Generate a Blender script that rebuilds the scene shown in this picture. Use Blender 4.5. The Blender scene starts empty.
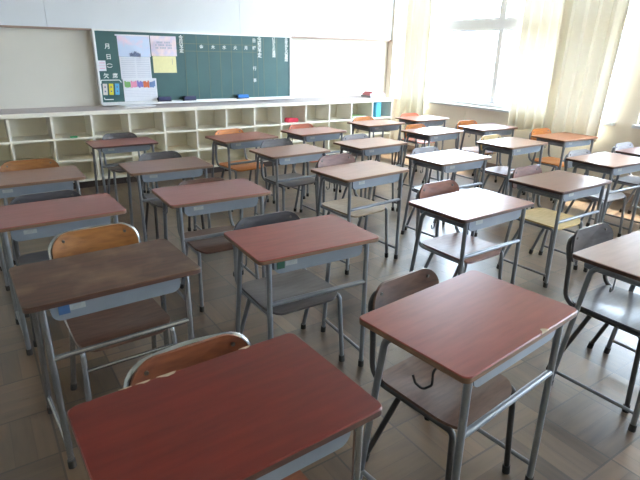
import bpy, bmesh, math, random
from mathutils import Vector, Matrix
R = math.radians
PI = math.pi
SC = bpy.context.scene
COL = SC.collection
random.seed(7)

# ------------------------------------------------------------------ camera
def make_camera():
    f_px, tilt, roll, yaw, h = 505.3, R(20.392), R(1.14), R(34.303), 1.459
    fw = Vector((math.sin(yaw)*math.cos(tilt), math.cos(yaw)*math.cos(tilt), -math.sin(tilt)))
    rt = Vector((math.cos(yaw), -math.sin(yaw), 0))
    up = rt.cross(fw)
    rt2 = math.cos(roll)*rt + math.sin(roll)*up
    up2 = -math.sin(roll)*rt + math.cos(roll)*up
    cd = bpy.data.cameras.new('camera')
    cd.sensor_width = 36.0
    cd.lens = f_px/640*36.0
    cd.clip_start = 0.05
    cam = bpy.data.objects.new('camera', cd)
    COL.objects.link(cam)
    m = Matrix((rt2, up2, -fw)).transposed().to_4x4()
    m.translation = (0, 0, h)
    cam.matrix_world = m
    SC.camera = cam
make_camera()

# ------------------------------------------------------------------ world, sun, window light, exposure
EXPOSURE = 1.95
SKY_STRENGTH = 8.0
SUN_STRENGTH = 9.0
SC.view_settings.view_transform = 'Standard'
SC.view_settings.look = 'None'
SC.view_settings.gamma = 1.0
SC.view_settings.use_curve_mapping = False
SC.view_settings.exposure = EXPOSURE
SC.cycles.max_bounces = 14
SC.cycles.diffuse_bounces = 8
SC.cycles.glossy_bounces = 4

w = bpy.data.worlds.new('overcast_sky')
SC.world = w
w.use_nodes = True
bg = w.node_tree.nodes['Background']
bg.inputs[0].default_value = (0.76, 0.90, 1.12, 1)
bg.inputs[1].default_value = SKY_STRENGTH

sd = bpy.data.lights.new('sun', 'SUN')
sd.energy = SUN_STRENGTH
sd.angle = R(1.2)
sd.color = (1.0, 0.95, 0.86)
so = bpy.data.objects.new('sun', sd)
COL.objects.link(so)
so.rotation_euler = Vector((-1, 0.5, -1.93)).to_track_quat('-Z', 'Y').to_euler()
so.location = (8, 0, 6)

WX = 5.75          # inner face of the window wall
BY = 6.45          # recessed face of the back wall
CEIL = 2.95
WINDOWS = [(2.85, 6.32), (-2.30, 2.60)]
SILL, HEAD = 0.81, 2.72

def portal(y0, y1):
    ld = bpy.data.lights.new('window_portal', 'AREA')
    ld.shape = 'RECTANGLE'
    ld.size = y1-y0
    ld.size_y = HEAD-SILL
    ld.cycles.is_portal = True
    o = bpy.data.objects.new('window_portal', ld)
    COL.objects.link(o)
    z = Vector((1, 0, 0)); x = Vector((0, 1, 0)); y = z.cross(x)
    m = Matrix((x, y, z)).transposed().to_4x4()
    m.translation = (WX+0.16, (y0+y1)/2, (SILL+HEAD)/2)
    o.matrix_world = m
for a, b in WINDOWS:
    portal(a, b)

# ------------------------------------------------------------------ materials
def mat(name, color, rough=0.5, metal=0.0, spec=0.5, noise=0.0, nscale=8.0, bump=0.0, stretch=(1, 1, 1), color2=None, coat=0.0, mid=(0.35, 0.65)):
    m = bpy.data.materials.new(name)
    m.use_nodes = True
    nt = m.node_tree; N = nt.nodes; L = nt.links
    b = N['Principled BSDF']
    b.inputs['Base Color'].default_value = (*color, 1)
    b.inputs['Roughness'].default_value = rough
    b.inputs['Metallic'].default_value = metal
    b.inputs['Specular IOR Level'].default_value = spec
    b.inputs['Coat Weight'].default_value = coat
    b.inputs['Coat Roughness'].default_value = 0.15
    tc = N.new('ShaderNodeTexCoord'); mp = N.new('ShaderNodeMapping')
    mp.inputs['Scale'].default_value = stretch
    L.new(tc.outputs['Object'], mp.inputs['Vector'])
    nz = N.new('ShaderNodeTexNoise'); nz.inputs['Scale'].default_value = nscale
    nz.inputs['Detail'].default_value = 6
    L.new(mp.outputs[0], nz.inputs['Vector'])
    if noise or color2:
        c2 = color2 or tuple(max(0, c*(1-noise)) for c in color)
        rp = N.new('ShaderNodeValToRGB')
        rp.color_ramp.elements[0].position = mid[0]; rp.color_ramp.elements[1].position = mid[1]
        rp.color_ramp.elements[0].color = (*c2, 1); rp.color_ramp.elements[1].color = (*color, 1)
        L.new(nz.outputs['Fac'], rp.inputs[0]); L.new(rp.outputs[0], b.inputs['Base Color'])
    if bump:
        bp = N.new('ShaderNodeBump'); bp.inputs['Strength'].default_value = bump; bp.inputs['Distance'].default_value = 0.002
        L.new(nz.outputs['Fac'], bp.inputs['Height']); L.new(bp.outputs[0], b.inputs['Normal'])
    return m

def srgb(r, g, b):
    f = lambda c: ((c/255)/12.92 if c/255 <= 0.04045 else ((c/255+0.055)/1.055)**2.4)
    return (f(r), f(g), f(b))

def floor_material():
    m = bpy.data.materials.new('parquet_floor'); m.use_nodes = True
    nt = m.node_tree; N = nt.nodes; L = nt.links
    b = N['Principled BSDF']
    def math_(op, a, bb=None, c=None):
        n = N.new('ShaderNodeMath'); n.operation = op
        for i, v in enumerate((a, bb, c)):
            if v is None: continue
            if isinstance(v, (int, float)): n.inputs[i].default_value = v
            else: L.new(v, n.inputs[i])
        return n.outputs[0]
    T = 0.295
    tc = N.new('ShaderNodeTexCoord'); sp = N.new('ShaderNodeSeparateXYZ'); L.new(tc.outputs['Object'], sp.inputs[0])
    u = math_('DIVIDE', math_('SUBTRACT', sp.outputs[0], 1.23), T)
    v = math_('DIVIDE', math_('SUBTRACT', sp.outputs[1], 0.93), T)
    iu, iv = math_('FLOOR', u), math_('FLOOR', v)
    fu, fv = math_('FRACT', u), math_('FRACT', v)
    par = math_('FLOORED_MODULO', math_('ADD', iu, iv), 2.0)      # 0/1 grain direction
    # across and along coordinate
    def mixv(a, bb):      # par? bb : a
        return math_('ADD', math_('MULTIPLY', a, math_('SUBTRACT', 1.0, par)), math_('MULTIPLY', bb, par))
    across = mixv(fu, fv); along = mixv(v, u)
    slat = math_('FLOOR', math_('MULTIPLY', across, 4.0))
    sf = math_('FRACT', math_('MULTIPLY', across, 4.0))
    cb = N.new('ShaderNodeCombineXYZ'); L.new(iu, cb.inputs[0]); L.new(iv, cb.inputs[1]); L.new(slat, cb.inputs[2])
    wn = N.new('ShaderNodeTexWhiteNoise'); wn.noise_dimensions = '3D'; L.new(cb.outputs[0], wn.inputs['Vector'])
    cb2 = N.new('ShaderNodeCombineXYZ'); L.new(iu, cb2.inputs[0]); L.new(iv, cb2.inputs[1])
    wn2 = N.new('ShaderNodeTexWhiteNoise'); wn2.noise_dimensions = '3D'; L.new(cb2.outputs[0], wn2.inputs['Vector'])
    cg = N.new('ShaderNodeCombineXYZ')
    L.new(math_('MULTIPLY', across, 10.0), cg.inputs[0]); L.new(math_('MULTIPLY', along, 1.2), cg.inputs[1]); L.new(math_('MULTIPLY', wn.outputs['Value'], 40.0), cg.inputs[2])
    g = N.new('ShaderNodeTexNoise'); g.inputs['Scale'].default_value = 1.0; g.inputs['Detail'].default_value = 5; L.new(cg.outputs[0], g.inputs['Vector'])
    big = N.new('ShaderNodeTexNoise'); big.inputs['Scale'].default_value = 1.6; big.inputs['Detail'].default_value = 4; L.new(tc.outputs['Object'], big.inputs['Vector'])
    val = math_('ADD', math_('MULTIPLY', wn.outputs['Value'], 0.26), math_('ADD', math_('MULTIPLY', wn2.outputs['Value'], 0.30), math_('ADD', math_('MULTIPLY', g.outputs['Fac'], 0.5), math_('MULTIPLY', big.outputs['Fac'], 0.35))))
    rp = N.new('ShaderNodeValToRGB')
    e = rp.color_ramp.elements
    e[0].position = 0.28; e[0].color = (*FLOOR_DARK, 1)
    e[1].position = 1.0; e[1].color = (*FLOOR_LIGHT, 1)
    L.new(val, rp.inputs[0])
    # joints
    def edge(f, wd):
        a = math_('LESS_THAN', f, wd); bb = math_('GREATER_THAN', f, 1.0-wd)
        return math_('MAXIMUM', a, bb)
    tile = math_('MAXIMUM', edge(fu, 0.013), edge(fv, 0.013))
    slj = math_('MULTIPLY', edge(sf, 0.025), 0.38)
    j = math_('MAXIMUM', math_('MULTIPLY', tile, 0.85), slj)
    mx = N.new('ShaderNodeMix'); mx.data_type = 'RGBA'
    L.new(j, mx.inputs['Factor']); L.new(rp.outputs[0], mx.inputs['A']); mx.inputs['B'].default_value = (0.035, 0.027, 0.02, 1)
    L.new(mx.outputs['Result'], b.inputs['Base Color'])
    L.new(math_('ADD', 0.22, math_('MULTIPLY', g.outputs['Fac'], 0.22)), b.inputs['Roughness'])
    bp = N.new('ShaderNodeBump'); bp.inputs['Strength'].default_value = 0.25; bp.inputs['Distance'].default_value = 0.002
    L.new(math_('SUBTRACT', math_('MULTIPLY', g.outputs['Fac'], 0.3), j), bp.inputs['Height']); L.new(bp.outputs[0], b.inputs['Normal'])
    b.inputs['Specular IOR Level'].default_value = 0.6
    b.inputs['Coat Weight'].default_value = 0.6; b.inputs['Coat Roughness'].default_value = 0.38
    return m
FLOOR_DARK = srgb(34, 26, 18); FLOOR_LIGHT = srgb(120, 97, 75)

def laminate(name, color, dark, rough=0.3, wear=0.0, spec=0.5):
    m = mat(name, color, rough=rough, color2=dark, nscale=3.0, stretch=(2.0, 14, 4), mid=(0.25, 0.75), spec=spec)
    nt = m.node_tree; N = nt.nodes; L = nt.links; b = N['Principled BSDF']
    if wear:
        src = b.inputs['Base Color'].links[0].from_socket
        tc = N.new('ShaderNodeTexCoord')
        n = N.new('ShaderNodeTexNoise'); n.inputs['Scale'].default_value = 7; n.inputs['Detail'].default_value = 8
        L.new(tc.outputs['Object'], n.inputs['Vector'])
        r = N.new('ShaderNodeValToRGB'); r.color_ramp.elements[0].position = 0.45; r.color_ramp.elements[1].position = 0.7
        L.new(n.outputs['Fac'], r.inputs[0])
        mm = N.new('ShaderNodeMath'); mm.operation = 'MULTIPLY'; mm.inputs[1].default_value = wear; L.new(r.outputs[0], mm.inputs[0])
        mx = N.new('ShaderNodeMix'); mx.data_type = 'RGBA'; L.new(mm.outputs[0], mx.inputs['Factor'])
        L.new(src, mx.inputs['A']); mx.inputs['B'].default_value = (*srgb(165, 135, 110), 1)
        L.new(mx.outputs['Result'], b.inputs['Base Color'])
    return m

def curtain_material(name='curtain_cloth', through=0.024):
    m = bpy.data.materials.new(name); m.use_nodes = True
    nt = m.node_tree; N = nt.nodes; L = nt.links
    N.remove(N['Principled BSDF']); out = N['Material Output']
    d = N.new('ShaderNodeBsdfDiffuse'); t = N.new('ShaderNodeBsdfTranslucent')
    tc = N.new('ShaderNodeTexCoord'); wv = N.new('ShaderNodeTexNoise'); wv.inputs['Scale'].default_value = 260
    L.new(tc.outputs['Object'], wv.inputs['Vector'])
    r = N.new('ShaderNodeValToRGB'); r.color_ramp.elements[0].color = (*srgb(240, 236, 220), 1); r.color_ramp.elements[1].color = (*srgb(249, 247, 236), 1)
    L.new(wv.outputs['Fac'], r.inputs[0]); L.new(r.outputs[0], d.inputs[0]); L.new(r.outputs[0], t.inputs[0])
    mx = N.new('ShaderNodeMixShader'); mx.inputs[0].default_value = through
    L.new(d.outputs[0], mx.inputs[1]); L.new(t.outputs[0], mx.inputs[2]); L.new(mx.outputs[0], out.inputs[0])
    return m

def glass_material():
    m = bpy.data.materials.new('window_glass'); m.use_nodes = True
    nt = m.node_tree; N = nt.nodes; L = nt.links
    N.remove(N['Principled BSDF']); out = N['Material Output']
    tr = N.new('ShaderNodeBsdfTransparent'); tr.inputs[0].default_value = (0.95, 0.97, 0.96, 1)
    gl = N.new('ShaderNodeBsdfGlossy'); gl.inputs['Roughness'].default_value = 0.02
    fr = N.new('ShaderNodeFresnel'); fr.inputs[0].default_value = 1.45
    ge = N.new('ShaderNodeNewGeometry'); iv = N.new('ShaderNodeMath'); iv.operation = 'SUBTRACT'; iv.inputs[0].default_value = 1.0
    L.new(ge.outputs['Backfacing'], iv.inputs[1]); mu = N.new('ShaderNodeMath'); mu.operation = 'MULTIPLY'; L.new(fr.outputs[0], mu.inputs[0]); L.new(iv.outputs[0], mu.inputs[1])
    mx = N.new('ShaderNodeMixShader'); L.new(mu.outputs[0], mx.inputs[0]); L.new(tr.outputs[0], mx.inputs[1]); L.new(gl.outputs[0], mx.inputs[2])
    L.new(mx.outputs[0], out.inputs[0])
    return m

M = {}
M['floor'] = floor_material()
M['wall'] = mat('painted_wall', srgb(228, 219, 206), 0.75, noise=0.04, nscale=3)
M['wall_upper'] = mat('upper_wall_panel', srgb(214, 220, 228), 0.6, noise=0.03, nscale=3)
M['wall_recess'] = mat('recess_wall_panel', srgb(212, 209, 200), 0.6, noise=0.03, nscale=3)
M['wall_far'] = mat('side_wall_paint', srgb(222, 216, 202), 0.8, noise=0.05, nscale=3)
M['ceiling'] = mat('ceiling_board', srgb(236, 234, 228), 0.9, noise=0.06, nscale=30)
M['wood_trim'] = mat('brown_trim', srgb(158, 136, 124), 0.5, noise=0.2, nscale=8)
M['dark_base'] = mat('dark_skirting', srgb(62, 48, 42), 0.5, noise=0.2, nscale=8)
M['shelf_paint'] = mat('cream_shelf_paint', srgb(243, 238, 224), 0.5, noise=0.05, nscale=5)
M['shelf_back'] = mat('shelf_back_board', srgb(238, 232, 214), 0.6, noise=0.06, nscale=5)
M['counter'] = mat('grey_pink_counter', srgb(178, 168, 170), 0.35, noise=0.06, nscale=5)
M['alu'] = mat('window_aluminium', srgb(212, 214, 218), 0.5, metal=0.0, noise=0.05)
M['board_frame'] = mat('board_aluminium', srgb(222, 224, 226), 0.35, metal=0.3, noise=0.04)
M['glass'] = glass_material()
M['curtain'] = curtain_material()
M['sheer'] = curtain_material('sheer_curtain_cloth', 0.042)
M['steel'] = mat('grey_painted_tube', srgb(126, 130, 137), 0.30, metal=0.25, noise=0.12, nscale=20)
M['chrome'] = mat('worn_chrome_tube', srgb(168, 172, 176), 0.25, metal=0.85, noise=0.15, nscale=20)
M['tray'] = mat('blue_grey_tray_steel', srgb(126, 134, 144), 0.38, metal=0.1, noise=0.10, nscale=12)
M['darktube'] = mat('dark_painted_tube', srgb(70, 68, 68), 0.32, metal=0.3, noise=0.15, nscale=20)
M['rubber'] = mat('dark_foot_rubber', srgb(48, 46, 44), 0.7, noise=0.2)
M['ply_edge'] = mat('plywood_edge', srgb(130, 98, 76), 0.55, noise=0.35, nscale=12, stretch=(1, 1, 30))
M['dark_edge'] = mat('dark_wood_edge', srgb(84, 56, 46), 0.5, noise=0.3, nscale=12, stretch=(1, 1, 30))
M['pale_chip'] = mat('bare_plywood_chip', srgb(196, 176, 152), 0.8, noise=0.2, nscale=60)
M['screw'] = mat('screw_steel', srgb(120, 116, 110), 0.4, metal=0.9, noise=0.1)
M['sticker'] = mat('paper_sticker', srgb(205, 208, 205), 0.6, noise=0.08, nscale=40)
M['sticker_green'] = mat('green_sticker', srgb(48, 92, 70), 0.6, noise=0.1, nscale=40)
M['sticker_blue'] = mat('blue_sticker', srgb(60, 96, 140), 0.6, noise=0.1, nscale=40)
M['chalkboard'] = mat('green_chalkboard', srgb(64, 100, 100), 0.40, noise=0.10, nscale=4, spec=0.35)
M['chalk_line'] = mat('ochre_board_line', srgb(128, 132, 108), 0.8, noise=0.1, nscale=40)
M['white_letter'] = mat('white_board_letter', srgb(232, 238, 236), 0.7, noise=0.04, nscale=40)
M['paper'] = mat('white_paper', srgb(226, 228, 236), 0.8, noise=0.03, nscale=30)
M['paper_line'] = mat('pale_print', srgb(186, 190, 206), 0.8, noise=0.03, nscale=30)
M['paper_yellow'] = mat('pale_yellow_paper', srgb(236, 230, 178), 0.8, noise=0.05, nscale=30)
M['poster_sky'] = mat('sky_and_blossom_print', srgb(202, 216, 240), 0.7, color2=srgb(232, 206, 224), nscale=7, mid=(0.36, 0.5))
M['poster_pink'] = mat('pink_blossom_print', srgb(242, 222, 226), 0.7, color2=srgb(222, 212, 230), nscale=14, mid=(0.4, 0.6))
M['print_dark'] = mat('grey_blue_print', srgb(120, 130, 160), 0.8, noise=0.3, nscale=60)
def plain(n, r, g, b, rough=0.5): 
    M[n] = mat(n, srgb(r, g, b), rough, noise=0.08, nscale=20); return M[n]
M['sticker'] = mat('worn_paper_sticker', srgb(168, 172, 172), 0.6, noise=0.2, nscale=60)
plain('magnet_white', 214, 208, 204); plain('magnet_yellow', 224, 212, 60); plain('magnet_blue', 96, 176, 222)
plain('pic_green', 130, 180, 110); plain('pic_pink', 230, 150, 180); plain('pic_violet', 140, 130, 200); plain('pic_orange', 225, 120, 80); plain('pic_blue', 110, 140, 190)
plain('eraser_navy', 52, 56, 96); plain('eraser_blue', 40, 120, 200); plain('felt', 40, 40, 52, 0.9)
plain('red_cloth', 214, 60, 84, 0.8); plain('pink_book', 214, 130, 132); plain('green_book', 160, 190, 130); plain('blue_folder', 90, 180, 214); plain('green_tag', 60, 170, 110); plain('grey_book', 130, 128, 130)
plain('cream_bin', 232, 224, 198, 0.6)
plain('building_wall', 214, 214, 210, 0.9); plain('building_window', 120, 134, 150, 0.3); plain('ground', 190, 178, 156, 0.95); plain('concrete', 200, 198, 192, 0.9)

LAM = {
 'mahogany': laminate('mahogany_laminate', srgb(116, 42, 34), srgb(92, 34, 30), 0.36, spec=0.3),
 'red': laminate('red_brown_laminate', srgb(144, 66, 54), srgb(120, 52, 44), 0.36, spec=0.35),
 'rose': laminate('rose_brown_laminate', srgb(146, 84, 78), srgb(126, 66, 62), 0.30),
 'worn': laminate('worn_dark_brown_wood', srgb(94, 64, 48), srgb(62, 42, 33), 0.42, wear=0.3, spec=0.3),
 'tan': laminate('tan_brown_laminate', srgb(166, 122, 100), srgb(146, 102, 82), 0.30),
 'brown': laminate('mid_brown_laminate', srgb(142, 104, 88), srgb(120, 84, 70), 0.32),
 'terracotta': laminate('terracotta_laminate', srgb(164, 100, 80), srgb(148, 84, 66), 0.30),
 'dark': laminate('dark_red_brown_laminate', srgb(118, 70, 64), srgb(98, 56, 52), 0.28),
 'orange': laminate('orange_brown_laminate', srgb(182, 118, 86), srgb(162, 100, 72), 0.3),
}
def wood(n, a, b, r=0.42):
    return mat(n, a, r, color2=b, nscale=4, stretch=(3, 18, 18), mid=(0.3, 0.7))
WD = {
 'oak': wood('orange_oak_ply', srgb(164, 110, 60), srgb(134, 88, 50)),
 'bright': wood('bright_orange_ply', srgb(216, 136, 62), srgb(190, 112, 52)),
 'red': wood('red_orange_ply', srgb(205, 112, 72), srgb(180, 92, 60)),
 'walnut': wood('walnut_ply', srgb(108, 78, 64), srgb(80, 56, 47)),
 'brown': wood('red_brown_ply', srgb(138, 84, 62), srgb(112, 66, 50)),
 'rust': wood('rust_brown_ply', srgb(140, 82, 54), srgb(116, 64, 44)),
 'grey': wood('grey_brown_ply', srgb(96, 90, 90), srgb(78, 72, 72)),
 'charcoal': wood('charcoal_ply', srgb(84, 82, 86), srgb(68, 66, 70), 0.3),
 'beige': wood('beige_brown_ply', srgb(176, 156, 130), srgb(152, 132, 108)),
 'straw': wood('straw_ply', srgb(208, 182, 126), srgb(188, 160, 104)),
 'palegrey': wood('pale_grey_ply', srgb(168, 164, 168), srgb(148, 144, 150)),
 'mauve': wood('mauve_brown_ply', srgb(136, 100, 92), srgb(112, 80, 76)),
}

# ------------------------------------------------------------------ mesh helpers
def finish(bm, name, m, parent=None, smooth=None, bevel=0.0, loc=None):
    bmesh.ops.recalc_face_normals(bm, faces=bm.faces)
    me = bpy.data.meshes.new(name)
    bm.to_mesh(me); bm.free()
    for mm in (m if isinstance(m, (list, tuple)) else [m]):
        me.materials.append(mm)
    o = bpy.data.objects.new(name, me)
    COL.objects.link(o)
    if smooth is not None:
        for p in me.polygons: p.use_smooth = True
        me.set_sharp_from_angle(angle=R(smooth))
    if bevel:
        md = o.modifiers.new('bevel', 'BEVEL'); md.width = bevel; md.segments = 2; md.limit_method = 'ANGLE'
    if parent: o.parent = parent
    if loc: o.location = loc
    return o

def box_bm(bm, x0, x1, y0, y1, z0, z1):
    vs = [bm.verts.new((x, y, z)) for x in (x0, x1) for y in (y0, y1) for z in (z0, z1)]
    for f in ((0, 1, 3, 2), (4, 6, 7, 5), (0, 4, 5, 1), (2, 3, 7, 6), (0, 2, 6, 4), (1, 5, 7, 3)):
        bm.faces.new([vs[i] for i in f])
def boxes(name, lst, m, parent=None, bevel=0.0):
    bm = bmesh.new()
    for b in lst: box_bm(bm, *b)
    return finish(bm, name, m, parent, bevel=bevel)

def rounded_poly(pts, radii, seg=6):
    out = []
    n = len(pts)
    for i in range(n):
        p = Vector(pts[i]); a = Vector(pts[i-1])-p; b = Vector(pts[(i+1) % n])-p
        r = radii[i] if isinstance(radii, (list, tuple)) else radii
        if r <= 0: out.append(tuple(p)); continue
        ang = a.angle(b); d = min(r/math.tan(ang/2), a.length*0.49, b.length*0.49); r = d*math.tan(ang/2)
        a.normalize(); b.normalize()
        c = p+(a+b).normalized()*(r/math.sin(ang/2))
        s = p+a*d-c; e = p+b*d-c
        tot = s.angle(e); sg = 1 if s.x*e.y-s.y*e.x > 0 else -1
        for k in range(seg+1):
            t = sg*tot*k/seg
            out.append((c.x+s.x*math.cos(t)-s.y*math.sin(t), c.y+s.x*math.sin(t)+s.y*math.cos(t)))
    return out

def prism(bm, poly, place, t0, t1, side_index=0, cap_index=0):
    """poly in 2D, place(u, v, t) -> 3D"""
    a = [bm.verts.new(place(u, v, t0)) for u, v in poly]
    b = [bm.verts.new(place(u, v, t1)) for u, v in poly]
    n = len(poly)
    f = bm.faces.new(a); f.material_index = cap_index
    f = bm.faces.new(b); f.material_index = cap_index
    for i in range(n):
        f = bm.faces.new((a[i], a[(i+1) % n], b[(i+1) % n], b[i])); f.material_index = side_index

def fillet_path(pts, rad, seg=6):
    P = [Vector(p) for p in pts]
    out = [P[0]]
    for i in range(1, len(P)-1):
        p = P[i]; a = P[i-1]-p; b = P[i+1]-p
        r = rad[i] if isinstance(rad, (list, tuple)) else rad
        ang = a.angle(b)
        if ang > PI-0.02 or r <= 0: out.append(p); continue
        d = min(r/math.tan(ang/2), a.length*0.48, b.length*0.48); rr = d*math.tan(ang/2)
        a.normalize(); b.normalize()
        c = p+(a+b).normalized()*(rr/math.sin(ang/2))
        s = p+a*d-c; e = p+b*d-c
        tot = s.angle(e); ax = s.cross(e).normalized()
        for k in range(seg+1):
            out.append(c+Matrix.Rotation(tot*k/seg, 3, ax) @ s)
    out.append(P[-1])
    return out

def tube(bm, pts, r, rad=0.04, n=10, r_end=None):
    P = fillet_path(pts, rad)
    prev = None; rings = []
    for i, p in enumerate(P):
        t = (P[min(i+1, len(P)-1)]-P[max(i-1, 0)]).normalized()
        if prev is None:
            ref = Vector((0, 0, 1)) if abs(t.z) < 0.9 else Vector((1, 0, 0))
            u = t.cross(ref).normalized()
        else:
            u = (prev-t*prev.dot(t)).normalized()
        prev = u; v = t.cross(u)
        q = r if r_end is None else r+(r_end-r)*i/(len(P)-1)
        rings.append([bm.verts.new(p+u*q*math.cos(2*PI*k/n)+v*q*math.sin(2*PI*k/n)) for k in range(n)])
    for a, b in zip(rings, rings[1:]):
        for k in range(n):
            bm.faces.new((a[k], a[(k+1) % n], b[(k+1) % n], b[k]))
    bm.faces.new(rings[0]); bm.faces.new(rings[-1])
def tube_obj(name, pts, r, m, parent, rad=0.04, n=10):
    bm = bmesh.new(); tube(bm, pts, r, rad, n)
    return finish(bm, name, m, parent, smooth=50)

def empty(name, loc=(0, 0, 0), rz=0.0):
    o = bpy.data.objects.new(name, None); COL.objects.link(o)
    o.location = loc; o.rotation_euler = (0, 0, rz); o.empty_display_size = 0.1
    return o
def tag(o, label, cat, group=None, kind=None):
    if label: o['label'] = label
    if cat: o['category'] = cat
    if group: o['group'] = group
    if kind: o['kind'] = kind
    return o
def struct(o):
    o['kind'] = 'structure'; return o

# ------------------------------------------------------------------ setting
X0, Y0 = -2.0, -2.6
struct(boxes('floor', [(X0, WX+0.16, Y0, BY+0.15, -0.12, 0)], M['floor']))
struct(boxes('ceiling', [(X0-0.15, WX+0.16, Y0-0.15, BY+0.15, CEIL, CEIL+0.12)], M['ceiling']))
struct(boxes('wall_left', [(X0-0.15, X0, Y0, BY, 0, CEIL)], M['wall_far']))
struct(boxes('wall_front', [(X0, WX, Y0-0.15, Y0, 0, CEIL)], M['wall_far']))
wb = struct(boxes('wall_back', [(X0, WX+0.16, BY, BY+0.15, 0, CEIL)], M['wall_recess']))
# upper wall stands proud of the recess, two boards with open joints
up = struct(boxes('trim_1', [(X0, 0.829, BY-0.07, BY, 1.655, CEIL), (0.832, 3.05, BY-0.07, BY, 1.655, CEIL), (3.053, 5.35, BY-0.07, BY, 1.655, CEIL), (5.353, WX, BY-0.07, BY, 1.655, CEIL)], M['wall_upper']))
struct(boxes('trim_2', [(X0, WX-0.12, BY-0.074, BY, 1.635, 1.655)], M['wood_trim']))
struct(boxes('trim_3', [(WX-0.13, WX, BY-0.12, BY, 0, CEIL)], M['wall']))

def wall_right():
    T0, T1 = WX, WX+0.16
    y = Y0; L = []
    L.append((T0, T1, Y0, BY, 0, SILL)); L.append((T0, T1, Y0, BY, HEAD, CEIL))
    for a, b in sorted(WINDOWS):
        L.append((T0, T1, y, a, SILL, HEAD)); y = b
    L.append((T0, T1, y, BY, SILL, HEAD))
    struct(boxes('wall_right', L, M['wall']))
wall_right()
def sill_boards():
    for i, (a, b) in enumerate(sorted(WINDOWS, reverse=True)):
        struct(boxes('trim_%d' % (4+i), [(WX-0.045, WX+0.10, a-0.03, b+0.03, SILL-0.035, SILL)], M['wall_upper'], bevel=0.005))
sill_boards()
struct(boxes('baseboard_right', [(WX-0.012, WX, Y0, BY-0.12, 0, 0.09)], M['wood_trim']))
# joint line of the sill panel
struct(boxes('trim_6', [(WX-0.004, WX, 4.88, 4.888, 0.09, SILL-0.035)], M['wall_far']))

def window(n, a, b, splits):
    root = empty('window_%d' % n, (WX+0.08, (a+b)/2, SILL)); root['kind'] = 'structure'
    yc = (a+b)/2; x = 0.0
    def bar(name, y0, y1, z0, z1, d=0.035, m='alu'):
        return boxes(name, [(x-d, x+d, y0-yc, y1-yc, z0-SILL, z1-SILL)], M[m], root, bevel=0.003)
    bm = bmesh.new()
    for bx in ((a, b, SILL, SILL+0.045), (a, b, HEAD-0.045, HEAD), (a, a+0.045, SILL+.045, HEAD-.045), (b-0.045, b, SILL+.045, HEAD-.045)):
        box_bm(bm, x-0.045, x+0.045, bx[0]-yc, bx[1]-yc, bx[2]-SILL, bx[3]-SILL)
    finish(bm, 'window_frame', M['alu'], root, bevel=0.003)
    bar('transom', a+.045, b-.045, 1.785, 1.895, 0.05)
    ys = [a+.045]+splits+[b-.045]
    for s in splits:
        bar('mullion', s-0.05, s+0.05, 1.895, HEAD-.045, 0.04)
        bar('sash_stile', s-0.038, s+0.038, SILL+.045, 1.785, 0.025)
    for y0, y1 in zip(ys, ys[1:]):
        for z0, z1 in ((SILL+.045, 1.785), (1.895, HEAD-.045)):
            bm = bmesh.new()
            w_ = 0.025
            box_bm(bm, x-.015, x+.015, y0-yc, y1-yc, z0-SILL, z0-SILL+w_); box_bm(bm, x-.015, x+.015, y0-yc, y1-yc, z1-SILL-w_, z1-SILL)
            finish(bm, 'sash', M['alu'], root)
            boxes('pane', [(x-0.003, x+0.003, y0-yc, y1-yc, z0-SILL+w_, z1-SILL-w_)], M['glass'], root)
window(1, 2.85, 6.32, [4.50])
window(2, -2.30, 2.60, [-1.05, 0.15, 1.38])  # unseen source of the floor sun strips, lengthened forward to brighten the cubbies

# outside: eave slab, ground, school block across the yard
struct(boxes('trim_7', [(WX+0.16, WX+0.78, Y0, BY+0.5, CEIL-0.02, CEIL+0.12)], M['concrete']))
g = boxes('ground', [(WX+0.5, 70, -40, 60, -3.6, -3.5)], M['ground']); struct(g)
def school_block():
    root = empty('school_building', (40, 27, -3.5), R(-20))
    boxes('wall', [(0, 10, -22, 22, 0, 8.2)], M['building_wall'], root)
    boxes('roof_parapet', [(-0.3, 10.3, -22.3, 22.3, 8.2, 8.7)], M['concrete'], root)
    k = 0
    for z in (1.0, 4.6):
        for i in range(12):
            boxes('window', [(-0.08, 0.0, -20.5+i*3.5, -18.5+i*3.5, z, z+1.9)], M['building_window'], root)
    tag(root, 'pale two storey block seen through the window beyond the yard', 'building')
school_block()

# ------------------------------------------------------------------ curtains
def curtain(name, y0, y1, ztop, zbot, folds, amp, label, x=WX-0.09, lean=0.0, seed=1):
    rnd = random.Random(seed)
    nz, ny = 26, folds*14
    ph = [rnd.uniform(-0.5, 0.5) for _ in range(folds+2)]
    am = [rnd.uniform(0.6, 1.2) for _ in range(folds+2)]
    bm = bmesh.new(); V = []
    for j in range(nz+1):
        t = j/nz; z = ztop+(zbot-ztop)*t; row = []
        for i in range(ny+1):
            s = i/ny; q = s*folds; k = int(min(q, folds-1)); fr = q-k
            A = amp*(am[k]*(1-fr)+am[k+1]*fr)*(0.75+0.35*t)
            P = (ph[k]*(1-fr)+ph[k+1]*fr)*1.1
            off = A*math.sin(2*PI*q+P+0.5*math.sin(2.3*t+s*5))
            y = y0+(y1-y0)*s+0.3*A*math.sin(4*PI*q+P)+lean*t*(1-s)
            row.append(bm.verts.new((x+off, y, z+0.012*math.sin(q*3))))
        V.append(row)
    for j in range(nz):
        for i in range(ny):
            bm.faces.new((V[j][i], V[j][i+1], V[j+1][i+1], V[j+1][i]))
    root = empty(name, (0, 0, 0))
    c = finish(bm, 'curtain_cloth', M['sheer' if 'sheer' in label else 'curtain'], root, smooth=180)
    tag(root, label, 'curtain')
    return root, c
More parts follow.
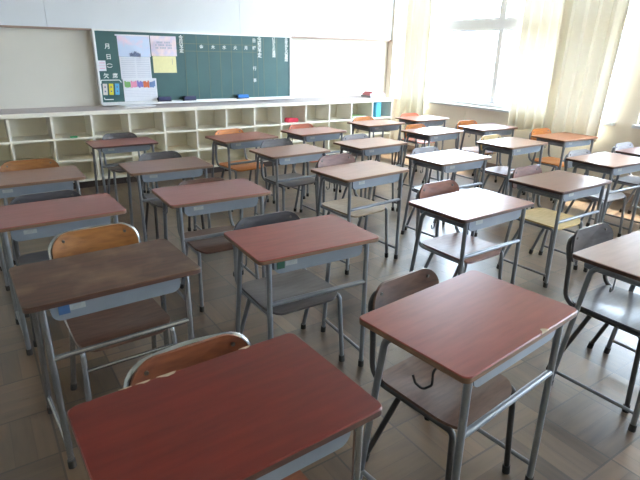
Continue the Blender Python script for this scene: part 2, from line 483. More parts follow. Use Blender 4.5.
CURT = [
 ('curtain', 5.60, 6.10, 2.74, 0.45, 4, 0.045, 'narrow cream curtain bunched in the far corner beside the blackboard wall', WX-0.10, 0.0, 3),
 ('curtain', 3.50, 4.12, 2.74, 0.60, 5, 0.030, 'sheer backlit cream curtain panel hanging left of the doubled beige folds', WX-0.08, 0.0, 5),
 ('curtain', 2.84, 3.58, 2.74, 0.58, 5, 0.042, 'beige curtain panel in deep folds at the window edge near the pier', WX-0.13, 0.09, 9),
]
CURT += [
 ('curtain', 1.30, 2.55, 2.74, 1.36, 7, 0.035, 'added unseen cream curtain, hem raised for the sun strips, beyond the right pier', WX-0.10, 0.0, 13),  # unseen, added: hem lets sun strips reach the floor, cloth blocks desk glare
 ('curtain', 0.55, 1.28, 2.74, 0.60, 6, 0.045, 'added unseen cream curtain gathered in the middle of the second window', WX-0.10, 0.0, 17),  # unseen, added to hold window light back from the foreground
]
for nm, a, b, zt, zb, f, am, lab, xx, ln, sdv in CURT:
    curtain(nm, a, b, zt, zb, f, am, lab, xx, ln, sdv)
rail = empty('curtain_rail', (WX-0.10, 4.5, 2.78))
tube_obj('rail', [(0, -1.8, 0), (0, 1.8, 0)], 0.012, M['alu'], rail)
for y in (-1.7, 0, 1.7):
    boxes('bracket', [(0, 0.10, y-0.01, y+0.01, -0.012, 0.012)], M['alu'], rail)
tag(rail, 'aluminium curtain rail above the big window', 'curtain rail')

# ------------------------------------------------------------------ cubby shelf along the back wall
SF = 5.95                      # front face of the shelf
def cubby_shelf():
    root = empty('cubby_shelf', (0, SF, 0))
    P = 0.3895; x_ref = 0.284
    xs = [x_ref+P*i for i in range(-5, 14)]
    xl, xr = xs[0], 5.345
    xs = [x for x in xs if x < xr-0.1]
    depth = BY-0.02-SF
    zt = 0.83
    rows = [0.095, 0.315, 0.555, 0.80]
    boxes('countertop', [(xl, xr, -0.012, depth+0.02, 0.80, zt)], M['counter'], root, bevel=0.004)
    boxes('front_rail', [(xl, xr, -0.016, 0.004, 0.782, zt-0.003)], M['shelf_paint'], root, bevel=0.002)
    boxes('back_panel', [(xl, xr, 0.36, depth, 0.07, 0.80)], M['shelf_back'], root)
    boxes('kick_base', [(xl, xr, 0.02, depth, 0.0, 0.075)], M['dark_base'], root)
    for z in rows[:3]:
        boxes('shelf_board', [(xl+0.02, xr-0.02, 0.002, 0.36, z-0.022, z)], M['shelf_paint'], root, bevel=0.002)
    for x in xs+[xr-0.01]:
        boxes('divider', [(x-0.011, x+0.011, 0.0, 0.36, 0.07, 0.80)], M['shelf_paint'], root, bevel=0.002)
    tag(root, 'long cream wooden cubby shelf, open square compartments, under the blackboard', 'shelf')
cubby_shelf()

# ------------------------------------------------------------------ chalkboard
BF = BY-0.085                  # board face
def text_mesh(s, size, m, parent, name, x, z, y=-0.002, ry=0.0, extr=0.0004, squash=1.0):
    cu = bpy.data.curves.new('t', 'FONT'); cu.body = s; cu.size = size; cu.extrude = extr
    cu.align_x = 'CENTER'; cu.align_y = 'CENTER'; cu.resolution_u = 2
    cu.space_line = 0.82; cu.offset = size*0.015
    t = bpy.data.objects.new('t', cu); COL.objects.link(t)
    dg = bpy.context.evaluated_depsgraph_get()
    me = bpy.data.meshes.new_from_object(t.evaluated_get(dg))
    COL.objects.unlink(t); bpy.data.objects.remove(t)
    me.materials.clear(); me.materials.append(m)
    o = bpy.data.objects.new(name, me); COL.objects.link(o)
    o.parent = parent; o.location = (x, y, z); o.rotation_euler = (PI/2, ry, 0); o.scale = (squash, 1, 1)
    return o

def board():
    x0, x1, z0, z1 = 1.262, 3.795, 0.852, 1.655
    root = empty('chalkboard', (x0, BF, z0))
    W, H = x1-x0, z1-z0
    boxes('board_panel', [(0.012, W-0.012, 0, 0.08, 0.0, H-0.008)], M['chalkboard'], root)
    bm = bmesh.new()
    for b in ((0, 0.022, -0.012, 0.085, 0, H), (W-0.022, W, -0.012, 0.085, 0, H), (0.022, W-0.022, -0.012, 0.02, H-0.02, H), (0.022, W-0.022, -0.012, 0.02, 0, 0.018)):
        box_bm(bm, *b)
    finish(bm, 'frame', M['board_frame'], root, bevel=0.002)
    bm = bmesh.new()
    box_bm(bm, 0.0, W, -0.085, 0.0, -0.012, 0.0); box_bm(bm, 0.0, W, -0.088, -0.080, -0.012, 0.012)
    finish(bm, 'chalk_tray', M['board_frame'], root, bevel=0.002)
    # ruled timetable lines (real positions along the wall)
    lines = []
    gx = [2.295+0.1535*i for i in range(7)]
    for x_ in gx+[3.284, 3.374, 3.575]: lines.append((x_-x0-0.002, x_-x0+0.002, -0.0012, 0.0005, 0.03, H-0.03))
    for z in (1.526, 1.441): lines.append((2.20-x0, 3.28-x0, -0.0012, 0.0005, z-z0-0.002, z-z0+0.002))
    boxes('ruled_lines', lines, M['chalk_line'], root)['kind'] = 'stuff'
    def T(ch, x_, z, size, name='lettering'): text_mesh(ch, size, M['white_letter'], root, name, x_-x0, z-z0)
    T('月', 1.404, 1.473, 0.062); T('日', 1.404, 1.362, 0.062)
    T('︵', 1.404, 1.300, 0.062); T('︶', 1.404, 1.232, 0.062)
    T('欠', 1.354, 1.158, 0.060); T('席', 1.452, 1.158, 0.060)
    def V(st, x_, za, zb, size):
        for i, ch in enumerate(st): T(ch, x_, za+(zb-za)*i/(len(st)-1), size)
    V('今月の予定', 2.256, 1.590, 1.440, 0.052)
    for ch, x_ in zip('金木水火月', (2.510, 2.663, 2.814, 2.966, 3.118)): T(ch, x_, 1.489, 0.052)
    T('日', 3.236, 1.581, 0.052); T('曜', 3.236, 1.487, 0.052); T('行', 3.236, 1.236, 0.052); T('事', 3.236, 1.086, 0.052)
    V('今週の予定', 3.314, 1.600, 1.400, 0.062)
    V('係からの連絡', 3.529, 1.605, 1.400, 0.050)
    V('先生からの連絡', 3.722, 1.600, 1.350, 0.052)
    bm = bmesh.new()
    a0, a1 = 1.275-x0, 1.512-x0
    tube(bm, [(a0+.012, -0.001, 0.225), (a0+0.018, -0.001, 0.262), (a1-0.02, -0.001, 0.262), (a1, -0.001, 0.235)], 0.005, 0.01, 6)
    tube(bm, [(a0+.028, -0.001, 0.07), (a0+.035, -0.001, 0.048), (a0+0.13, -0.001, 0.048)], 0.005, 0.01, 6)
    finish(bm, 'bracket_line', M['white_letter'], root, smooth=60)
    tag(root, 'wide green chalkboard with white lettering and an aluminium frame on the back wall', 'chalkboard')
    return root

board()

# sheets on the board: real x,z corners read off the wall plane
def sheet(name, x0, x1, z0, z1, m, label, cat, tilt=0.0, curl=0.004, y=BF-0.004, group=None):
    root = empty(name, ((x0+x1)/2, y, (z0+z1)/2)); root.rotation_euler = (0, tilt, 0)
    w_, h_ = x1-x0, z1-z0
    bm = bmesh.new(); n = 8; rows = []
    for t in (-0.0006, 0.0006):
        rows.append([[bm.verts.new((-w_/2+w_*i/n, t-curl*abs(math.sin(PI*i/n))*((n-j)/n), -h_/2+h_*j/n)) for i in range(n+1)] for j in range(n+1)])
    for k in (0, 1):
        for j in range(n):
            for i in range(n):
                bm.faces.new((rows[k][j][i], rows[k][j][i+1], rows[k][j+1][i+1], rows[k][j+1][i]))
    for i in range(n):
        for j in (0, n): bm.faces.new((rows[0][j][i], rows[0][j][i+1], rows[1][j][i+1], rows[1][j][i]))
        for j in (0, n): bm.faces.new((rows[0][i][j], rows[0][i+1][j], rows[1][i+1][j], rows[1][i][j]))
    finish(bm, 'sheet', m, root, smooth=60)
    tag(root, label, cat, group)
    return root, w_, h_
def printed(root, rects, m, name='print', y=-0.0075):
    return boxes(name, [(a, b, y-0.0004, y, c, d) for a, b, c, d in rects], M[m], root)

def papers():
    r, w_, h_ = sheet('poster', 1.515, 1.878, 1.368, 1.605, M['poster_sky'], 'blue sky and pink blossom poster at the top left of the chalkboard', 'poster')
    printed(r, [(-w_/2-0.02, w_/2, h_/2-0.016, h_/2)], 'paper', 'top_margin', -0.005)
    bm = bmesh.new(); rnd = random.Random(4)
    for i in range(14):
        a = -0.06+i*0.009; box_bm(bm, a, a+0.007, -0.0085, -0.008, -0.115, -0.085+rnd.random()*0.03)
    finish(bm, 'skyline_print', M['print_dark'], r)
    r, w_, h_ = sheet('poster', 1.888, 2.193, 1.380, 1.602, M['poster_pink'], 'pale pink blossom poster beside the blue sky poster', 'poster')
    bm = bmesh.new()
    for k in range(3):
        for i in range(11):
            if (i*7+k*3) % 5: box_bm(bm, -0.10+i*0.018, -0.087+i*0.018, -0.0085, -0.008, 0.03-k*0.03, 0.05-k*0.03)
    finish(bm, 'heading_print', M['paper_line'], r)
    r, w_, h_ = sheet('notice_sheet', 1.518, 1.868, 1.120, 1.366, M['paper'], 'large white printed notice under the blue sky poster', 'notice', y=BF-0.002)
    bm = bmesh.new()
    for i in range(11):
        for (a, b) in ((-0.16, -0.01), (0.01, 0.16)): box_bm(bm, a, b, -0.0068, -0.006, 0.10-i*0.02, 0.104-i*0.02)
    finish(bm, 'text_lines', M['paper_line'], r)
    r, w_, h_ = sheet('notice_sheet', 1.899, 2.178, 1.190, 1.378, M['paper_yellow'], 'pale yellow sheet under the pink blossom poster', 'notice', y=BF-0.002)
    printed(r, [(w_/2-0.05, w_/2-0.047, 0.0, 0.07)], 'print_dark', 'side_print', -0.0062)
    r, w_, h_ = sheet('picture_timetable', 1.528, 1.917, 0.872, 1.130, M['paper'], 'white sheet with a strip of colourful pictures, lowest on the chalkboard', 'notice')
    cols = ['pic_green', 'pic_pink', 'pic_violet', 'pic_orange', 'pic_blue']
    for i, c in enumerate(cols):
        bm = bmesh.new(); rnd = random.Random(i)
        for k in range(4):
            cx = -0.180+i*0.072+0.0165*k; box_bm(bm, cx, cx+0.0175, -0.0085, -0.008, 0.022+rnd.random()*0.015, 0.085+rnd.random()*0.022)
        finish(bm, 'picture', M[c], r)
    bm = bmesh.new()
    for i in range(5): box_bm(bm, -0.18, 0.18, -0.0085, -0.008, -0.005-i*0.018, -0.003-i*0.018)
    finish(bm, 'text_lines', M['paper_line'], r)
    r, w_, h_ = sheet('small_card', 1.283, 1.364, 1.213, 1.325, M['paper'], 'small white and pink card near the left edge of the chalkboard', 'card', curl=0.001)
    printed(r, [(-0.04, 0.04, 0.0, 0.003), (-0.03, 0.03, 0.028, 0.034), (-0.03, 0.03, -0.03, -0.024)], 'pic_pink', 'print', -0.003)
    for i, (nm, c, lab) in enumerate((('magnet_white', 'white', 'white magnet strip, leftmost of the strips in the bracketed corner box'), ('magnet_yellow', 'yellow', 'yellow magnet strip in the bracketed corner box of the chalkboard'), ('magnet_blue', 'blue', 'light blue magnet strip beside the sheet with colourful pictures'))):
        x = 1.325+i*0.066; z = 1.013
        rt = empty('magnet_strip', (x, BF-0.001, z)); rt.rotation_euler = (0, R(3), 0)
        boxes('strip', [(-0.024, 0.024, -0.004, 0, -0.062, 0.062)], M[nm], rt, bevel=0.002)
        boxes('marking', [(-0.008, 0.008, -0.005, -0.004, 0.018, 0.034), (-0.008, 0.008, -0.005, -0.004, -0.03, -0.014)], M['print_dark'], rt)
        tag(rt, lab, 'magnet', 'magnet strips on the chalkboard')
papers()

def eraser(x, m, label):
    r = empty('chalk_eraser', (x, BF-0.045, 0.853)); r.scale = (1.1, 1, 1.3)
    bm = bmesh.new()
    prism(bm, rounded_poly([(-0.07, 0.018), (0.07, 0.018), (0.066, 0.048), (-0.066, 0.048)], 0.008, 3), lambda u, v, t: (u, t, v), -0.028, 0.028)
    finish(bm, 'handle', M[m], r, smooth=40)
    boxes('felt_pad', [(-0.07, 0.07, -0.029, 0.029, 0.0, 0.018)], M['felt'], r, bevel=0.003)
    bm = bmesh.new(); tube(bm, [(-0.073, -0.02, 0.024), (-0.08, 0, 0.04), (-0.073, 0.02, 0.024)], 0.004, 0.01, 6); finish(bm, 'end_loop', M['felt'], r, smooth=50)
    tag(r, label, 'eraser', 'chalk erasers on the chalk tray')
eraser(1.985, 'eraser_navy', 'dark navy chalk eraser on the tray just right of the picture sheet')
eraser(2.30, 'eraser_navy', 'dark navy chalk eraser, middle of the three erasers on the tray')
eraser(3.03, 'eraser_blue', 'bright blue chalk eraser on the right part of the tray')

# things on and in the shelf
def tidy_paper_stack():
    r = empty('paper_stack', (1.60, SF+0.19, 0.83), R(6))
    for i in range(4):
        a = (i-1.5)*0.012
        boxes('paper_sheet', [(-0.17+a, 0.17+a, -0.11, 0.11, 0.0012+i*0.004, 0.0045+i*0.004)], M['paper' if i % 2 else 'magnet_white'], r)
    tag(r, 'small pile of white papers lying on the shelf top under the picture sheet', 'papers')
tidy_paper_stack()
def book(name, loc, rz, sx, sy, sz, m, label, cat='book', group=None):
    r = empty(name, loc, rz)
    bm = bmesh.new(); t = 0.003
    box_bm(bm, -sx/2, sx/2, -sy/2, sy/2, 0, t); box_bm(bm, -sx/2, sx/2, -sy/2, sy/2, sz-t, sz); box_bm(bm, -sx/2, -sx/2+t, -sy/2, sy/2, t, sz-t)
    finish(bm, 'cover', M[m], r)
    boxes('pages', [(-sx/2+t, sx/2-0.004, -sy/2+0.004, sy/2-0.004, t, sz-t)], M['paper'], r)
    tag(r, label, cat, group)
book('book', (5.17, 6.20, 0.831), R(3), 0.32, 0.21, 0.028, 'grey_book', 'flat grey book under the pink books on the shelf top', group='books on the shelf top')
book('book', (5.18, 6.20, 0.860), R(-3), 0.30, 0.19, 0.030, 'pink_book', 'thick pink book on the grey book on the shelf top', group='books on the shelf top')
book('book', (5.18, 6.20, 0.891), R(4), 0.26, 0.17, 0.020, 'pink_book', 'thinner pink book, topmost of the pile on the shelf', group='books on the shelf top')
book('book', (4.76, 6.11, 0.5555), R(2), 0.27, 0.22, 0.03, 'green_book', 'pale green book lying in a top row compartment')
# blue folder leaning in the last compartment
def folder():
    r = empty('box_file', (5.05, 6.08, 0.5555), R(0))
    bm = bmesh.new()
    for x_, t in ((0.0, 0.004), (0.090, 0.004)):
        box_bm(bm, x_, x_+t, -0.10, 0.12, 0, 0.215)
    box_bm(bm, 0, 0.094, -0.104, -0.10, 0, 0.215)
    finish(bm, 'cover', M['blue_folder'], r, bevel=0.001)
    boxes('papers', [(0.0045, 0.0895, -0.098, 0.115, 0.003, 0.205)], M['paper'], r)
    tag(r, 'light blue box file standing in the rightmost top compartment', 'folder')
folder()
def pencil_case():
    r = empty('red_pouch', (3.62, 6.06, 0.5555), R(8))
    bm = bmesh.new()
    prism(bm, rounded_poly([(-0.10, 0), (0.10, 0), (0.09, 0.05), (-0.08, 0.062)], 0.018, 5), lambda u, v, t: (u, t, v), -0.045, 0.045)
    finish(bm, 'body', M['red_cloth'], r, smooth=40, bevel=0.008)
    tube_obj('zip', [(-0.075, 0, 0.060), (0.085, 0, 0.050)], 0.003, M['magnet_white'], r, 0, 6)
    tag(r, 'red cloth pouch lying in a top row compartment right of the chalkboard', 'pouch')
pencil_case()
tg = boxes('green_tag', [(0.83, 0.90, SF-0.007, SF+0.03, 0.5555, 0.571)], M['green_tag'], bevel=0.003)
tag(tg, 'small green tag on the lip of a left shelf compartment', 'tag')

# ------------------------------------------------------------------ desk
DW, DD, DZ = 0.602, 0.402, 0.68
def make_desk():
    root = empty('school_desk')
    # desktop with separate laminate top face, rounded corners
    poly = rounded_poly([(-DW/2, -DD/2), (DW/2, -DD/2), (DW/2, DD/2), (-DW/2, DD/2)], 0.022, 6)
    bm = bmesh.new()
    inner = [(u*(1-0.0025/DW*2), v*(1-0.0025/DD*2)) for u, v in poly]
    a = [bm.verts.new((u, v, DZ-0.018)) for u, v in poly]; b = [bm.verts.new((u, v, DZ-0.003)) for u, v in poly]; c = [bm.verts.new((u, v, DZ)) for u, v in inner]
    n = len(poly); bm.faces.new(a).material_index = 1; bm.faces.new(c).material_index = 0
    for i in range(n):
        j = (i+1) % n
        bm.faces.new((a[i], a[j], b[j], b[i])).material_index = 1
        bm.faces.new((b[i], b[j], c[j], c[i])).material_index = 0
    finish(bm, 'desktop', [LAM['red'], M['ply_edge']], root, smooth=35)
    # steel book tray: U section along y, closed at the front (-y), open to the chair
    xw, zt, zb = 0.222, DZ-0.0185, DZ-0.084
    outer = rounded_poly([(-xw, zt), (-xw, zb), (xw, zb), (xw, zt)], [0, 0.035, 0.035, 0], 5)
    th = 0.003
    innr = rounded_poly([(-xw+th, zt), (-xw+th, zb+th), (xw-th, zb+th), (xw-th, zt)], [0, 0.033, 0.033, 0], 5)
    bm = bmesh.new(); y0, y1 = -0.172, 0.175
    ring = lambda pl, y: [bm.verts.new((u, y, v)) for u, v in pl]
    o0, o1, i0, i1 = ring(outer, y0), ring(outer, y1), ring(innr, y0+th), ring(innr, y1)
    for i in range(len(outer)-1):
        bm.faces.new((o0[i], o0[i+1], o1[i+1], o1[i])); bm.faces.new((i0[i], i0[i+1], i1[i+1], i1[i])); bm.faces.new((o1[i], o1[i+1], i1[i+1], i1[i]))
    bm.faces.new(o0); bm.faces.new(i0)
    bm.faces.new((o0[0], o1[0], i1[0], i0[0])); bm.faces.new((o0[-1], o1[-1], i1[-1], i0[-1]))
    tray = finish(bm, 'book_tray', M['tray'], root, smooth=50)
    # pressed lip along the front bottom of the tray
    boxes('name_sticker', [(-0.17, -0.115, y0-0.0012, y0, zb+0.030, zb+0.050)], M['sticker'], tray)
    r = 0.0115
    lx = 0.246
    for s in (-1, 1):
        fl = tube_obj('front_leg', [(s*lx, -0.176, 0.02), (s*lx, -0.17, DZ-0.019)], r, M['steel'], root)
        bm = bmesh.new(); tube(bm, [(s*lx, -0.176, 0.0), (s*lx, -0.176, 0.032)], 0.0145, 0); finish(bm, 'rubber_foot', M['rubber'], fl, smooth=50)
        rl = tube_obj('rear_leg', [(s*0.256, 0.196, 0.02), (s*lx, 0.125, DZ-0.044), (s*lx, -0.16, DZ-0.040)], r, M['steel'], root, rad=0.05)
        bm = bmesh.new(); tube(bm, [(s*0.256, 0.198, 0.0), (s*0.2555, 0.194, 0.034)], 0.0145, 0); finish(bm, 'rubber_foot', M['rubber'], rl, smooth=50)
        tube_obj('side_rail', [(s*0.2545, 0.186, 0.082), (s*lx, -0.175, 0.082)], 0.0085, M['steel'], root)
    tube_obj('crossbar', [(-lx, -0.172, 0.462), (lx, -0.172, 0.462)], 0.0105, M['steel'], root)
    hk = tube_obj('bag_hook', [(-0.225, 0.02, DZ-0.022), (-0.262, 0.02, DZ-0.026), (-0.264, 0.02, DZ-0.105), (-0.285, 0.02, DZ-0.112), (-0.287, 0.02, DZ-0.088)], 0.0032, M['steel'], root, rad=0.012, n=6)
    return root

# ------------------------------------------------------------------ chair (seat centre at origin, backrest at +y)
def make_chair(rim):
    root = empty('school_chair')
    SZ = 0.395
    # seat: moulded plywood, waterfall front, slightly dished
    bm = bmesh.new(); nx, ny = 16, 14
    out = rounded_poly([(-0.185, -0.18), (0.185, -0.18), (0.178, 0.17), (-0.178, 0.17)], [0.07, 0.07, 0.055, 0.055], 6)
    def seat_z(x, y):
        return SZ-0.012*math.exp(-((x/0.13)**2+((y-0.04)/0.12)**2))-0.020*max(0, (-y-0.12)/0.06)**2
    # radial grid from outline
    rings = 6
    for t in (0, 1):
        cen = bm.verts.new((0, 0, seat_z(0, 0)+(0 if t else -0.011)))
        prev = None
        for k in range(1, rings+1):
            q = k/rings
            cur = [bm.verts.new((u*q, v*q, seat_z(u*q, v*q)+(0 if t else -0.011))) for u, v in out]
            n = len(cur)
            for i in range(n):
                if prev is None: bm.faces.new((cen, cur[i], cur[(i+1) % n]))
                else: bm.faces.new((prev[i], cur[i], cur[(i+1) % n], prev[(i+1) % n]))
            prev = cur
        if t == 0: low = prev
        else:
            for i in range(n): bm.faces.new((low[i], low[(i+1) % n], prev[(i+1) % n], prev[i]))
    st = finish(bm, 'seat', [WD['walnut']], root, smooth=50)
    # backrest: curved plywood plate
    BW, z0, z1, yb = 0.176, 0.575, 0.718, 0.185
    ol = rounded_poly([(-BW, z0), (BW, z0), (BW-0.004, z1), (-BW+0.004, z1)], [0.035, 0.035, 0.072, 0.072], 8)
    def back_y(x, z): return yb+0.055*(1-(x/BW)**2)*0.55+0.13*(z-z0)
    bm = bmesh.new()
    zc = (z0+z1)/2
    for t in (0, 1):
        dy = 0 if t == 0 else 0.010
        prev = None; cen = bm.verts.new((0, back_y(0, zc)+dy, zc))
        for k in range(1, 7):
            q = k/6
            cur = [bm.verts.new((u*q, back_y(u*q, zc+(v-zc)*q)+dy, zc+(v-zc)*q)) for u, v in ol]
            n = len(cur)
            for i in range(n):
                if prev is None: bm.faces.new((cen, cur[i], cur[(i+1) % n]))
                else: bm.faces.new((prev[i], cur[i], cur[(i+1) % n], prev[(i+1) % n]))
            prev = cur
        if t == 0: low = prev
        else:
            for i in range(n): bm.faces.new((low[i], low[(i+1) % n], prev[(i+1) % n], prev[i]))
    bk = finish(bm, 'backrest', [WD['walnut']], root, smooth=50)
    for s in (-1, 1):
        bm = bmesh.new(); x = s*0.125; z = z1-0.032; y = back_y(x, z)
        tube(bm, [(x, y-0.004, z), (x, y+0.002, z)], 0.0065, 0, 8); finish(bm, 'screw', M['screw'], bk, smooth=40)
    # frame loop behind the backrest, down both sides, forward under the seat
    r = 0.0108
    zr = SZ-0.024
    dx_, dy_, zl_ = (0.003, 0.002, 0.010) if rim else (0.014, 0.008, 0.040)
    pts = [(-0.172, -0.13, zr), (-0.176, 0.185, zr+0.004), (-0.181+dx_, 0.205, 0.57), (-0.181+dx_, 0.224+dy_, z1-zl_), (0.0, 0.252+dy_, z1-zl_+0.002), (0.181-dx_, 0.224+dy_, z1-zl_), (0.181-dx_, 0.205, 0.57), (0.176, 0.185, zr+0.004), (0.172, -0.13, zr)]
    bm = bmesh.new(); tube(bm, pts, r, [0, 0.07, 0.1, 0.07, 0.3, 0.07, 0.1, 0.07, 0], 10)
    fr = finish(bm, 'frame', [M['steel']], root, smooth=60)
    for s in (-1, 1):
        l = tube_obj('front_leg', [(s*0.172, -0.125, zr), (s*0.173, -0.165, zr), (s*0.186, -0.185, 0.02)], r, M['steel'], root, rad=0.03)
        bm = bmesh.new(); tube(bm, [(s*0.1865, -0.1855, 0), (s*0.185, -0.1835, 0.034)], 0.014, 0); finish(bm, 'rubber_foot', M['rubber'], l, smooth=50)
        l = tube_obj('rear_leg', [(s*0.166, 0.06, zr-0.004), (s*0.186, 0.185, 0.02)], r, M['steel'], root)
        bm = bmesh.new(); tube(bm, [(s*0.187, 0.1875, 0), (s*0.184, 0.181, 0.034)], 0.014, 0); finish(bm, 'rubber_foot', M['rubber'], l, smooth=50)
    if rim: tube_obj('stretcher', [(-0.176, -0.170, 0.29), (0.176, -0.170, 0.29)], 0.008, M['steel'], root)
    return root

def copy_tree(o, parent=None, mats=None):
    c = o.copy()
    if o.data is not None and mats and any(s.name in mats for s in o.data.materials if s):
        c.data = o.data.copy()
        for i, s in enumerate(o.data.materials):
            if s and s.name in mats: c.data.materials[i] = mats[s.name]
    COL.objects.link(c); c.parent = parent
    for ch in [x for x in BYPARENT.get(o.name, [])]:
        copy_tree(ch, c, mats)
    return c

desk0 = make_desk(); chair0 = make_chair(False); chair_rim = make_chair(True)
BYPARENT = {}
for o in bpy.data.objects:
    if o.parent: BYPARENT.setdefault(o.parent.name, []).append(o)

# number: x, y, rotation deg, desk height, laminate, edge, backrest wood, seat wood, tube, chair dx, chair dy, chair dz-angle, desk label, chair label
ROOM = [
 (0.363, 0.890, 1.7, .700, 'mahogany', 'dark_edge', 'rust', 'rust', 'chrome', 0.00, 0.075, 0, 'deep mahogany red desk at the very front, chipped along its chair edge', 'rust brown chair with bright tube rim tucked under the front mahogany desk'),
 (1.183, 0.890, 5.5, .705, 'red', 'ply_edge', 'walnut', 'walnut', 'darktube', 0.02, 0.090, 0, 'red brown desk with a chipped front edge and a dark wire hook', 'walnut chair with black tube frame under the chipped red brown desk'),
 (0.318, 1.898, 1.8, .680, 'worn', 'dark_edge', 'oak', 'walnut', 'chrome', 0.035, 0.125, 0, 'worn dark brown desk with scuffed top and bright steel legs', 'oak backed chair with dark seat behind the worn dark brown desk'),
 (1.148, 1.836, -2.6, .679, 'red', 'ply_edge', 'charcoal', 'grey', 'steel', 0.005, 0.085, 2, 'red brown desk with a green sticker on its tray, in the centre foreground', 'dark grey chair with pale worn seat in the centre foreground'),
 (2.226, 1.772, 1.2, .692, 'rose', 'dark_edge', 'brown', 'mauve', 'steel', 0.00, 0.07, 0, 'glossy rose brown desk reflecting the window, left of the charcoal chair at the right edge', 'red brown chair with a shiny seat under the glossy rose desk'),
 (2.303, 0.848, 0.0, .680, 'brown', 'dark_edge', 'charcoal', 'charcoal', 'darktube', 0.00, 0.085, 0, 'dull brown desk cut off by the right edge of the picture, foreground', 'charcoal chair at the right edge beside the dull brown desk'),
 (0.272, 2.804, 1.0, .681, 'rose', 'ply_edge', 'charcoal', 'charcoal', 'darktube', 0.02, 0.075, 0, 'rose red desk cut off by the left edge, behind the worn brown desk', 'charcoal chair behind the rose red desk at the left edge'),
 (1.101, 2.767, -1.6, .679, 'rose', 'ply_edge', 'walnut', 'walnut', 'steel', -0.01, 0.005, 0, 'rose red desk between the left edge desk and the centre', 'low brown chair pushed fully under the rose red desk left of centre'),
 (0.243, 3.683, 0.0, .679, 'brown', 'ply_edge', 'oak', 'oak', 'steel', 0.00, 0.085, 0, 'brown desk at the left edge in front of the orange oak chair', 'orange oak chair at the left edge near the cubby shelf'),
 (1.143, 3.747, -1.0, .650, 'brown', 'ply_edge', 'grey', 'grey', 'darktube', 0.03, 0.075, 0, 'plain brown desk left of centre in front of the pale blue tray desk', 'grey backed chair behind the plain brown desk on slim legs'),
 (1.177, 5.201, 0.0, .600, 'rose', 'dark_edge', 'grey', 'grey', 'steel', 0.02, 0.05, 0, 'red brown desk with a pale blue tray, close to the shelf', 'grey chair beside the cubby shelf, behind the desk with the pale blue tray'),
 (2.148, 4.532, 5.0, .677, 'terracotta', 'ply_edge', 'bright', 'bright', 'steel', -0.02, 0.08, 2, 'terracotta desk with a bright orange chair close to the cubby shelf', 'bright orange chair in the back row below the blackboard erasers'),
 (2.240, 3.770, 3.0, .660, 'tan', 'ply_edge', 'grey', 'grey', 'steel', 0.00, 0.07, 0, 'tan desk with a dull grey chair, one row before the bright orange chair', 'dull grey chair behind the tan desk under the chalkboard end'),
 (2.223, 2.768, 4.3, .686, 'tan', 'ply_edge', 'mauve', 'beige', 'steel', 0.00, 0.07, 0, 'tan desk with a beige seat below it in the middle of the room', 'mauve backed chair with a beige seat in the middle of the room'),
 (3.001, 4.556, 3.0, .675, 'terracotta', 'ply_edge', 'red', 'red', 'steel', 0.00, 0.07, 0, 'pinkish desk with a red orange chair near the red pouch compartment', 'red orange chair in the back row, right of the bright orange one'),
 (3.067, 3.682, 3.0, .675, 'tan', 'ply_edge', 'palegrey', 'grey', 'steel', 0.04, 0.06, 0, 'tan desk with a pale grey chair in front of the red orange chair', 'pale grey chair behind a tan desk, centre of the third row'),
 (4.050, 4.780, 1.6, .675, 'tan', 'ply_edge', 'bright', 'palegrey', 'steel', 0.02, 0.08, 0, 'tan desk by the end of the cubby shelf under the pink books', 'yellow orange backed chair by the end of the cubby shelf'),
 (4.163, 3.957, 4.0, .678, 'terracotta', 'ply_edge', 'bright', 'red', 'steel', 0.05, 0.075, 0, 'sunlit terracotta desk with an orange chair before the corner curtain', 'orange chair of the sunlit desk in front of the narrow corner curtain'),
 (3.163, 2.803, 0.8, .685, 'tan', 'ply_edge', 'palegrey', 'grey', 'steel', 0.00, 0.08, 0, 'tan desk whitened by window glare, right of the middle of the room', 'pale grey chair behind the desk whitened by window glare'),
 (4.887, 4.849, 0.0, .679, 'terracotta', 'ply_edge', 'red', 'red', 'steel', 0.03, 0.07, 0, 'farthest desk, in the window corner under the narrow curtain', 'pinkish red chair of the farthest desk in the window corner'),
 (5.060, 3.930, -3.0, .668, 'rose', 'ply_edge', 'bright', 'oak', 'steel', -0.08, 0.08, 0, 'mauve red desk standing against the wall below the uncurtained window', 'orange chair below the uncurtained window sill'),
 (4.286, 3.023, 2.0, .681, 'tan', 'ply_edge', 'straw', 'mauve', 'steel', 0.00, 0.06, 0, 'tan desk with a straw coloured chair, in front of the sheer curtain', 'straw yellow backed chair facing the desk before the sheer curtain'),
 (3.256, 1.877, 0.0, .672, 'dark', 'dark_edge', 'mauve', 'straw', 'steel', 0.00, 0.07, 0, 'dark red brown desk with a straw seat below, at the right of the middle', 'mauve backed chair with a straw seat at the right of the middle'),
 (5.230, 3.060, -2.5, .665, 'orange', 'ply_edge', 'bright', 'bright', 'steel', -0.03, 0.08, 0, 'orange brown desk against the beige curtain folds', 'bright orange chair against the beige curtain folds'),
 (4.271, 2.081, -1.5, .685, 'tan', 'dark_edge', 'palegrey', 'palegrey', 'steel', 0.00, 0.07, 0, 'tan desk near the right edge with sunlit floor strips behind it', 'pale grey chair between the sunlit floor strips and the tan desk'),
 (5.038, 2.077, 0.0, .680, 'dark', 'dark_edge', 'palegrey', 'grey', 'steel', 0.02, 0.08, 0, 'dark red desk at the right edge, against the window pier', 'whitish grey chair at the right edge below the window pier'),
]
CHAIR_H = {1: 0.965, 2: 0.985, 3: 1.015, 4: 0.965, 5: 1.03, 8: 0.97, 9: 1.01, 10: 0.96, 7: 0.975, 11: 0.90, 14: 1.03}
CHAIR_DX = {2: 0.04, 3: -0.02, 4: -0.055, 5: 0.05, 6: 0.05, 7: -0.055, 9: 0.03, 12: 0.02, 13: 0.01, 14: -0.02, 22: 0.03}
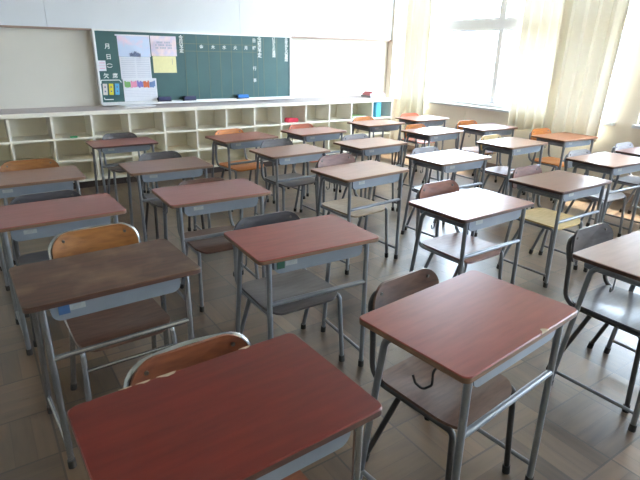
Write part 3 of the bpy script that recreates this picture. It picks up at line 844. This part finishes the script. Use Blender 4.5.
CHAIR_W = {4: 1.08, 7: 1.08, 9: 1.06, 14: 1.06}
for i, (x, y, a, h, lam, edge, bw, sw, tb, cdx, cdy, ca, dl, cl) in enumerate(ROOM):
    dm = {LAM['red'].name: LAM[lam], M['ply_edge'].name: M[edge]}
    if tb == 'chrome': dm[M['steel'].name] = M['chrome']
    d = copy_tree(desk0, None, dm)
    d.location = (x, y, 0); d.rotation_euler = (0, 0, R(a)); d.scale = (1, 1, h/DZ)
    tag(d, dl, 'desk', 'school desks in rows')
    c = copy_tree(chair_rim if tb == 'chrome' else chair0, None, {M['steel'].name: M[tb]})
    for ch in c.children:
        if ch.name.startswith('seat'): ch.data = ch.data.copy(); ch.data.materials[0] = WD[sw]
        if ch.name.startswith('backrest'): ch.data = ch.data.copy(); ch.data.materials[0] = WD[bw]
    ca_, sa_ = math.cos(R(a)), math.sin(R(a))
    lim = 0.042 if i+1 not in CHAIR_W else 0.028
    cdx = max(-lim, min(lim, cdx+0.03+CHAIR_DX.get(i+1, 0))); c.scale = (CHAIR_W.get(i+1, 1), 1, CHAIR_H.get(i+1, 0.985))
    c.location = (x+ca_*cdx-sa_*cdy, y+sa_*cdx+ca_*cdy, 0); c.rotation_euler = (0, 0, R(a+ca))
    tag(c, cl, 'chair', 'school chairs in rows')
    ROOM[i] = ROOM[i]+(d, c)
def kids(o): return [x for x in bpy.data.objects if x.parent is o]
def kill(o):
    for ch in kids(o): kill(ch)
    bpy.data.objects.remove(o)
kill(desk0); kill(chair0); kill(chair_rim)

# individual marks on the nearest desks
def chip(desk, pts, z, m='pale_chip', name='edge_chip'):
    bm = bmesh.new()
    prism(bm, pts, lambda u, v, t: (u, v, t), z-0.004, z+0.0007)
    finish(bm, name, M[m], desk)
d1, d2, d3, d4 = ROOM[0][-2], ROOM[1][-2], ROOM[2][-2], ROOM[3][-2]
for x0_, x1_, dp in ((-0.185, -0.155, .004), (-0.145, -0.110, .007), (-0.095, -0.045, .011), (0.13, 0.165, .008)):
    chip(d1, [(x0_, DD/2+0.0006), (x1_, DD/2+0.0006), (x1_-0.006, DD/2-dp*0.7), ((x0_+x1_)/2, DD/2-dp), (x0_+0.01, DD/2-dp*0.5)], DZ)
chip(d1, [(-DW/2-0.0006, -0.13), (-DW/2-0.0006, -0.145), (-DW/2+0.010, -0.150), (-DW/2+0.012, -0.138), (-DW/2+0.006, -0.131)], DZ)
chip(d2, [(0.06, -DD/2-0.0006), (0.10, -DD/2-0.0006), (0.095, -DD/2+0.006), (0.085, -DD/2+0.014), (0.078, -DD/2+0.016), (0.07, -DD/2+0.005)], DZ)
for ch in kids(d2):
    if ch.name.startswith('bag_hook'): kill(ch)
tube_obj('bag_hook', [(-0.20, -0.07, DZ-0.045), (-0.262, -0.07, DZ-0.060), (-0.268, -0.075, DZ-0.100), (-0.275, -0.05, DZ-0.125), (-0.285, -0.03, DZ-0.110), (-0.285, -0.02, DZ-0.09)], 0.0035, M['rubber'], d2, rad=0.014, n=6)['label'] = 'bent dark wire hook'
boxes('sticker', [(-0.21, -0.175, -0.1745, -0.172, DZ-0.062, DZ-0.03)], M['sticker_green'], d4)
boxes('sticker', [(-0.20, -0.165, -0.1745, -0.172, DZ-0.062, DZ-0.03)], M['sticker_blue'], d3)
